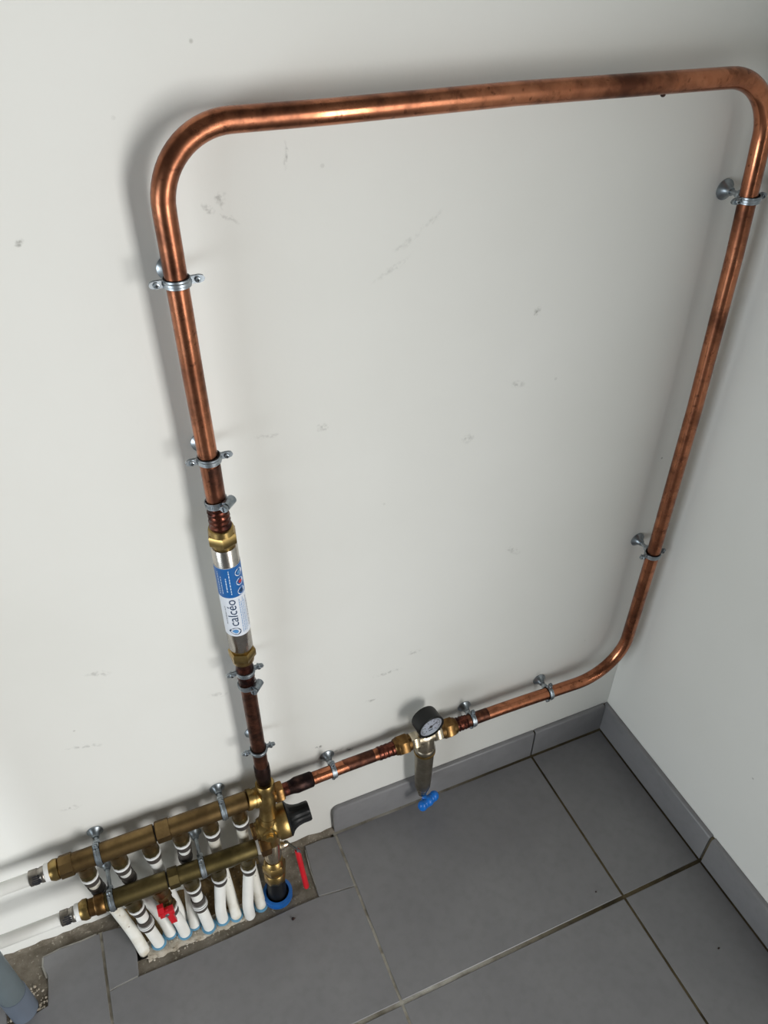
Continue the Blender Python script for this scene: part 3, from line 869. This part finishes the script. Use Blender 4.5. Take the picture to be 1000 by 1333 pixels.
# knob: flange, concave flare, ribbed
m = MB(); prof = [(.0325, .0302), (.0345, .0302), (.0355, .0290), (.039, .0240), (.044, .0205), (.050, .0183), (.058, .0172), (.066, .0174), (.0715, .0172), (.0735, .0158), (.0738, .001)]
u, w, _ = frame_of(kd, (0, 0, 1)); prev = None; seg = 72
for t, r in prof:
    R = []
    for k in range(seg):
        a = 2 * math.pi * k / seg
        rr = r * (1 - (0.10 * max(0, math.cos(a * 8)) if .037 < t < .0735 else 0))
        R.append(len(m.v)); m.v.append(kc + kd * t + (u * math.cos(a) + w * math.sin(a)) * rr)
    if prev: m.join(prev, R)
    else: m.f.append(tuple(reversed(R)))
    prev = R
m.f.append(tuple(prev)); m.build('knob', M['black'], pv, 30)
m = MB().hex((-.7455, -.0372, .2515), (1, .02, 0), 0, .0155, .0188, 6, ref=(0, 0, 1), ph=.5)
m.lathe((-.758, -.0385, .2525), (1, .06, 0), [(0, .0145), (.014, .0150)], 28)
m.build('union_nut', M['brass_nut'], pv)

# ------------------------------------------------------------------ stop valve
sv = thing('stop_valve', P_(.30), 'nickel stop valve with a red lever over the black supply pipe', 'valve')
MB().lathe(A0, AD, [(.170, .0145), (.176, .0150), (.180, .0158), (.196, .0162), (.212, .0158), (.222, .0138), (.230, .0138)], 32).build('body', M['nickel'], sv)
m = MB().lathe(A0, AD, [(.222, .0150), (.226, .0175), (.232, .0185)], 32)
m.hex(A0, AD, .231, .252, .0212, 6)
m.lathe(A0, AD, [(.250, .0190), (.254, .0188)], 32)
m.hex(A0, AD, .253, .276, .0200, 8)
m.build('compression_nut', M['brass'], sv)
MB().hex((-.785, -.067, .1575), (1, 0, 0), -.004, .014, .0185, 6, ref=(0, 0, 1)).build('side_nut', M['brass_nut'], sv)
lp = P_(.196)
m = MB().lathe(lp, (1, -.05, .05), [(.014, .0085), (.020, .0080), (.0205, .0065), (.028, .0055), (.030, .004)], 20)
m.build('stem', M['nickel'], sv)
l0 = lp + V((.028, -.004, .004)); l1 = V((-.7285, -.086, .134)); l2 = V((-.7245, -.106, .034))
lv = MB(); 
for a, b in ((l0, l1),):
    d = (b - a).normalized(); lv.box((a + b) / 2, d * ((b - a).length / 2 + .006), V((1, 0, 0)) * .0014, d.cross(xv).normalized() * .0062)
d = (l2 - l1).normalized(); lv.box(l1 + d * .008, d * .012, xv * .0013, d.cross(xv).normalized() * .0045)
le = lv.build('lever', M['zinc'], sv)
MB().tube([l1 - d * .001, l1 + d * .002, l1 + d * .05, l2 - d * .003, l2], [.0040, .0050, .0048, .0052, .0042], 14).build('lever_sleeve', M['red'], le)

sp = tag(MB().tube([P_(.268), P_(.300), P_(.331) + V((0, 0, -.02))], [.0155, .0172, .0172], 32).build('supply_pipe', M['black']),
         'black plastic supply pipe rising from the bright blue sheath', 'pipe')
def sheath(c, R, mat, label, n=3, group=None, h=.004, w=.0032):
    c = V(c); prof = []
    for k in range(n):
        z = k * h
        prof += [(z, R), (z + h * .25, R + w), (z + h * .75, R + w), (z + h, R)]
    prof += [(n * h, R - .0016), (-.012, R - .0016), (-.012, R)]
    prof.insert(0, (-.008, R))
    return tag(MB().lathe(c, (0.03, 0, 1), prof[:-2] + prof[-2:], 36, True).build('pipe_sheath', mat), label, 'pipe sheath', group)
bs = P_(.326)
sheath((bs.x + .001, bs.y + .002, -.001), .0225, M['sheath_dark'], 'bright blue corrugated sheath around the black supply pipe', 3, None, .005, .0045)

# ------------------------------------------------------------------ manifolds
UX = [-1.0575, -1.008, -.9585, -.909, -.8595, -.810]
UY, UZ = -.042, .2705
LY = -.067
lz = lambda x: .1715 - (x + 1.07) / .277 * .0125
LX = [-1.012, -.9655, -.9145, -.864, -.8125]
RB = .0158
def bar(m, x0, x1, zf, y, R, hexes):
    m.lathe((x0, y, zf(x0)), (x1 - x0, 0, zf(x1) - zf(x0)), [(0, R * .93), (.001, R), (math.dist((x0, zf(x0)), (x1, zf(x1))) - .001, R), (math.dist((x0, zf(x0)), (x1, zf(x1))), R * .93)], 36)
    for a, b in hexes:
        m.hex((a, y, zf(a)), (b - a, 0, zf(b) - zf(a)), 0, b - a, R * 1.14, 8, ref=(0, 0, 1), ph=math.pi / 8, ch=.08)
uz = lambda x: UZ - (x + 1.08) * .006
um = thing('brass_manifold', (-.94, UY, UZ), 'upper aged brass manifold bar with six outlets, against the wall', 'manifold')
for (x0, x1, hx) in ((-1.080, -.9445, [(-1.090, -1.0685)]), (-.9425, -.7925, [(-.9425, -.9195)])):
    m = MB(); bar(m, x0, x1, uz, UY, RB, hx); m.build('bar', M['brass_old'], um)
MB().lathe((-.9465, UY, uz(-.9465)), (1, 0, 0), [(0, RB * .8), (.006, RB * .8)], 24).build('joint_thread', M['rubber'], um)
lm = thing('brass_manifold', (-.92, LY, lz(-.92)), 'lower olive brass manifold bar with five outlets, in front of white pipes', 'manifold')
for (x0, x1, hx) in ((-1.046, -.9475, []), (-.9455, -.795, [(-.9455, -.9275)])):
    m = MB(); bar(m, x0, x1, lz, LY, RB * .97, hx); m.build('bar', M['brass_olive'], lm)
MB().lathe((-.9495, LY, lz(-.9495)), (1, 0, 0), [(0, RB * .8), (.006, RB * .8)], 24).build('joint_thread', M['rubber'], lm)
m = MB().hex((-1.0625, LY, lz(-1.06)), (1, 0, -.045), 0, .0165, .0168, 8, ref=(0, 0, 1))
m.lathe((-1.071, LY, lz(-1.07)), (1, 0, -.045), [(0, .0140), (.009, .0140)], 24)
m.build('end_fitting', M['brass_nut'], lm)
def outlet(par, x, y, z, dz, mat, mat2, dx=0.0):
    d = V((dx, -.02, -1)).normalized(); o = V((x, y, z))
    m = MB().lathe(o, d, [(.008, .0148), (.016, .0138), (.020, .0128), (dz - .012, .0126)], 24)
    m.build('outlet', mat, par)
    MB().lathe(o, d, [(dz - .014, .0118), (dz - .013, .0134), (dz - .003, .0134), (dz - .002, .0120)], 10).build('outlet_nut', mat2, par)
    return o + d * dz, d

# end connectors with white feed pipes running off to the left along the wall
def end_feed(y, z, xr, label, mat):
    t = thing('feed_pipe', (xr - .10, y, z), label, 'pipe', 'white pipes running along the foot of the wall')
    m = MB().lathe((xr, y, z), (-1, 0, 0), [(0, .0150), (.001, .0162), (.007, .0166), (.011, .0150), (.014, .0135)], 28)
    m.build('brass_collar', M['brass'], t)
    MB().lathe((xr - .013, y, z), (-1, 0, 0), [(0, .0130), (.001, .0142), (.007, .0142), (.008, .0125)], 28).build('white_collar', M['white_ring'], t)
    cr = MB().lathe((xr - .021, y, z), (-1, 0, 0), [(0, .0118), (.001, .0124), (.005, .0122), (.006, .0114), (.009, .0112), (.010, .0122), (.0215, .0122), (.022, .0112)], 28).build('crimp_sleeve', M['crimp'], t)
    m = MB(); rnd = random.Random(int(xr * -1000))
    for k in range(7):
        a = math.radians(-62 + 15 * k); d_ = V((0, -math.cos(a), -math.sin(a) * .9)).normalized()
        m.box(V((xr - .0325, y, z)) + d_ * .0122, V((rnd.uniform(.003, .0075), 0, 0)), d_.cross(xv) * .0009, d_ * .0002)
    m.build('crimp_marks', M['ink_dark'], cr)
    MB().tube([(xr - .041, y, z), (xr - .25, y + .001, z - .001), (XL + .02, y + .004, z)], .0100, 24).build('tube', M['pex'], t)
end_feed(UY, uz(-1.09), -1.0905, 'white pipe leaving the end of the upper brass manifold along the wall', 0)
end_feed(LY, lz(-1.07), -1.0715, 'white pipe leaving the end of the lower brass manifold along the wall', 0)

def along(path, s):
    acc = 0
    for a, b in zip(path, path[1:]):
        l = (b - a).length
        if acc + l >= s: return a.lerp(b, (s - acc) / l), (b - a).normalized()
        acc += l
    return path[-1], (path[-1] - path[-2]).normalized()

def riser(start, d, mids, base, label, mat, couple=None, couple2=None, r=.0098, sh=True, crimp=True, plain_c=False, group='white pipes dropping from the manifolds to the floor'):
    t = thing('white_riser_pipe', (base[0], base[1], 0), label, 'pipe', group)
    bt = V((base[0], base[1], -.014))
    path = smooth_path([start - d * .004, start + d * .014] + [V(q) for q in mids] + [V((base[0], base[1], .004)), bt], 8)
    MB().tube(path, r, 20).build('tube', mat, t, 60)
    if crimp:
        MB().lathe(start, d, [(-.0020, .0110), (-.0014, .0138), (.0036, .0138), (.0042, .0110)], 24).build('white_collar', M['white_ring'], t)
        MB().lathe(start, d, [(.004, .0105), (.0045, .0124), (.0085, .0124), (.0091, .0114), (.0112, .0114), (.0118, .0123), (.0172, .0123), (.0178, .0102)], 24).build('crimp_sleeve', M['band'], t)
    for q in (couple, couple2):
        if q:
            p, dd = along(path, q)
            cp = MB().lathe(p, dd, [(-.0135, .0102), (-.013, .0121), (-.006, .0121), (-.0055, .0112), (.0055, .0112), (.006, .0121), (.013, .0121), (.0135, .0102)], 24).build('coupling', M['band'], t)
            for s in () if plain_c else (-.0015, .0035):
                MB().lathe(p, dd, [(s - .0014, .0112), (s - .0012, .0136), (s + .0012, .0136), (s + .0014, .0112)], 24).build('white_collar', M['white_ring'], cp)
    if sh:
        sheath((base[0], base[1] + .0005, -.004), .0114, M['sheath'], 'pale blue sheath collar around the ' + sh, 2, 'pale blue sheath collars in the floor', .0036, .0017)
    return t

UB = [(-1.020, -.082), (-.971, -.072), (-.946, -.058), (-.928, -.074), (-.855, -.088), (-.8090, -.088)]
names_u = ['first white pipe from the wall-side manifold, nearest the grey drain', 'second white pipe from the wall-side manifold, left of the red tap',
           'white pipe from the wall-side manifold hidden behind the red tap', 'white pipe behind the joined pipe right of the red tap',
           'stained white pipe slanting from behind the lower manifold', 'stained white pipe nearest the bright blue sheath']
for i, (x, b) in enumerate(zip(UX, UB)):
    s, d = outlet(um, x, UY, uz(x), .0465, M['brass_old'], M['brass_olive'], .02)
    bx, by = b; dx = bx - x
    mids = [(x + dx * .06, -.0370, .172), (x + dx * .32, -.0415, .115), (x + dx * .78, by + (.018 if by < -.065 else .008), .042)]
    riser(s, d, mids, b, names_u[i] , M['pex_dirty'] if i in (0, 4, 5) else M['pex'],
          couple=.056 if i in (0, 1, 3) else None, plain_c=True, sh=None if i == 0 else ['', 'second wall-side pipe', 'pipe hidden behind the red tap', 'pipe behind the joined pipe', 'stained slanting pipe', 'stained pipe by the bright blue sheath'][i])
LB = [(-.993, -.082), (-.947, -.083), (-.905, -.089), (-.879, -.086), (-.832, -.0965)]
names_l = ['white pipe with a grey joint collar, left of the red tap', 'short white pipe below the red tap', 'white pipe with a grey joint collar, right of the red tap',
           'plain white pipe from the lower manifold beside the slanting pipe', 'plain white pipe from the lower manifold next to the bright blue sheath']
for i, (x, b) in enumerate(zip(LX, LB)):
    bx, by = b; dx = bx - x
    if i == 1:
        # angle tap with red wing handle
        tp = thing('isolating_tap', (x, LY, .10), 'small brass isolating tap with a red wing handle under the lower manifold', 'valve')
        o = V((x, LY, lz(x))); d = V((.10, -.06, -1)).normalized()
        m = MB().lathe(o, d, [(.008, .0150), (.020, .0140), (.026, .0128), (.034, .0120)], 24)
        m.hex(o, d, .030, .046, .0148, 6); m.sphere(o + d * .054, .0125, .0125, .0125)
        m.hex(o, d, .062, .076, .0140, 6)
        m.build('body', M['brass_old'], tp)
        hc = o + d * .058 + V((-.002, -.020, .002))
        MB().lathe(o + d * .055, V((0, -1, .1)), [(.010, .006), (.019, .0055)], 14).build('stem', M['brass_old'], tp)
        m = MB().box(hc, (.0120, 0, .001), (0, .0042, .0008), (0, -.001, .0090))
        m.box(hc + V((.0050, -.001, -.020)), (.0050, 0, 0), (0, .0034, 0), (-.0015, 0, .0170))
        m.box(hc + V((-.0078, -.001, .014)), (.0052, 0, 0), (0, .0036, 0), (.001, 0, .0130))
        m.sphere(hc, .0105, .0062, .0105)
        hdl = m.build('wing_handle', M['red'], tp)
        MB().lathe(hc + V((0, -.0045, 0)), (0, -1, .1), [(0, .0036), (.0022, .0036), (.0028, .0024)], 12).build('screw', M['zinc'], hdl)
        s = o + d * .0775
        riser(s, d, [(x + dx * .85, by + .004, .040)], b, names_l[i], M['pex'], sh='pipe below the red tap')
        continue
    s, d = outlet(lm, x, LY, lz(x), .0445, M['brass_olive'], M['brass_olive'], (.12, 0, .06, -.04, -.04)[i])
    mids = [(x + dx * .62, LY + (by - LY) * .55, .058)]
    if i in (3, 4): mids = [(x + dx * .40 - .002, LY + (by - LY) * .45, .075), (x + dx * .95, by + .002, .035)]
    riser(s, d, mids, b, names_l[i], M['pex'], couple={0: .058, 2: .054}.get(i), sh=['joined pipe left of the red tap', '', 'joined pipe right of the red tap', 'pipe beside the slanting pipe', 'pipe next to the bright blue sheath'][i] if i != 4 else None)

# clips carrying the manifold bars
grp = 'zinc clips carrying the brass manifolds'
pipe_clip((-1.032, UY, uz(-1.03)), xv, 'zinc clip on the upper manifold near the white end pipe', r=RB + .0002, ear=.010, group=grp, name='manifold_clip', ros=.0125, bw=.0050)
pipe_clip((-.833, UY, uz(-.83)), xv, 'zinc clip on the upper manifold near the brass pressure valve', r=RB + .0002, ear=.010, group=grp, name='manifold_clip', ros=.0125, bw=.0050)
pipe_clip((-1.036, LY, lz(-1.036)), xv, 'zinc clip on the lower manifold near its brass end fitting', r=RB * .97 + .0002, ear=.010, group=grp, name='manifold_clip', ros=.0125, bw=.0050)
pipe_clip((-.888, LY, lz(-.888)), xv, 'zinc clip on the lower manifold over the middle white pipes', r=RB * .97 + .0002, ear=.010, group=grp, name='manifold_clip', ros=.0125, bw=.0050)

# ------------------------------------------------------------------ grey drain pipe with socket
dp = thing('drain_pipe', (-1.218, -.100, 0), 'grey plastic drain pipe standing in a socket in the floor', 'pipe')
MB().tube([(-1.218, -.100, .060), (-1.218, -.100, ZC - .01)], .0200, 36).build('pipe', M['pvc'], dp, 60)
MB().lathe((-1.218, -.100, -.030), (0, 0, 1), [(0, .0216), (.096, .0216), (.0985, .0212), (.099, .0202)], 36).build('socket', M['pvc_socket'], dp)
# rubble crumbs around the drain and the manifold patch
rb_ = MB(); rnd = random.Random(11)
def crumb(m, x, y, z, s):
    i0 = len(m.v); m.sphere((x, y, z), s * rnd.uniform(.8, 1.4), s * rnd.uniform(.8, 1.4), s * rnd.uniform(.6, 1), 6, 4)
    for k in range(i0, len(m.v)): m.v[k] += V((rnd.uniform(-1, 1), rnd.uniform(-1, 1), rnd.uniform(-1, 1))) * s * .25
for k in range(60): 
    a = rnd.uniform(-2.6, 1.2); q = rnd.uniform(.024, .036)
    crumb(rb_, -1.218 + math.cos(a) * q, max(-.108, -.100 + math.sin(a) * q) , -.002, rnd.uniform(.0008, .0024))
for k in range(90):
    crumb(rb_, rnd.uniform(-1.02, -.83), rnd.uniform(-.108, -.064), -.001, rnd.uniform(.0006, .0018))
tag(rb_.build('mortar_rubble', M['sand'], None, 60), 'pale mortar crumbs scattered around the pipe holes in the floor', 'rubble', None, 'stuff')
for (x, y, s, lab_) in ((-.762, -.135, .0030, 'dark dirt crumb on the floor tile in front of the bright blue sheath'),
                        (-.229, -.308, .0018, 'tiny dark crumb on the tile beside the crossing of the grout lines'),
                        (-.088, -.475, .0018, 'tiny dark crumb on the tile beside the right baseboard')):
    m = MB(); crumb(m, x, y, s * .45, s); tag(m.build('dirt_crumb', M['scorch'], None, 60), lab_, 'dirt')
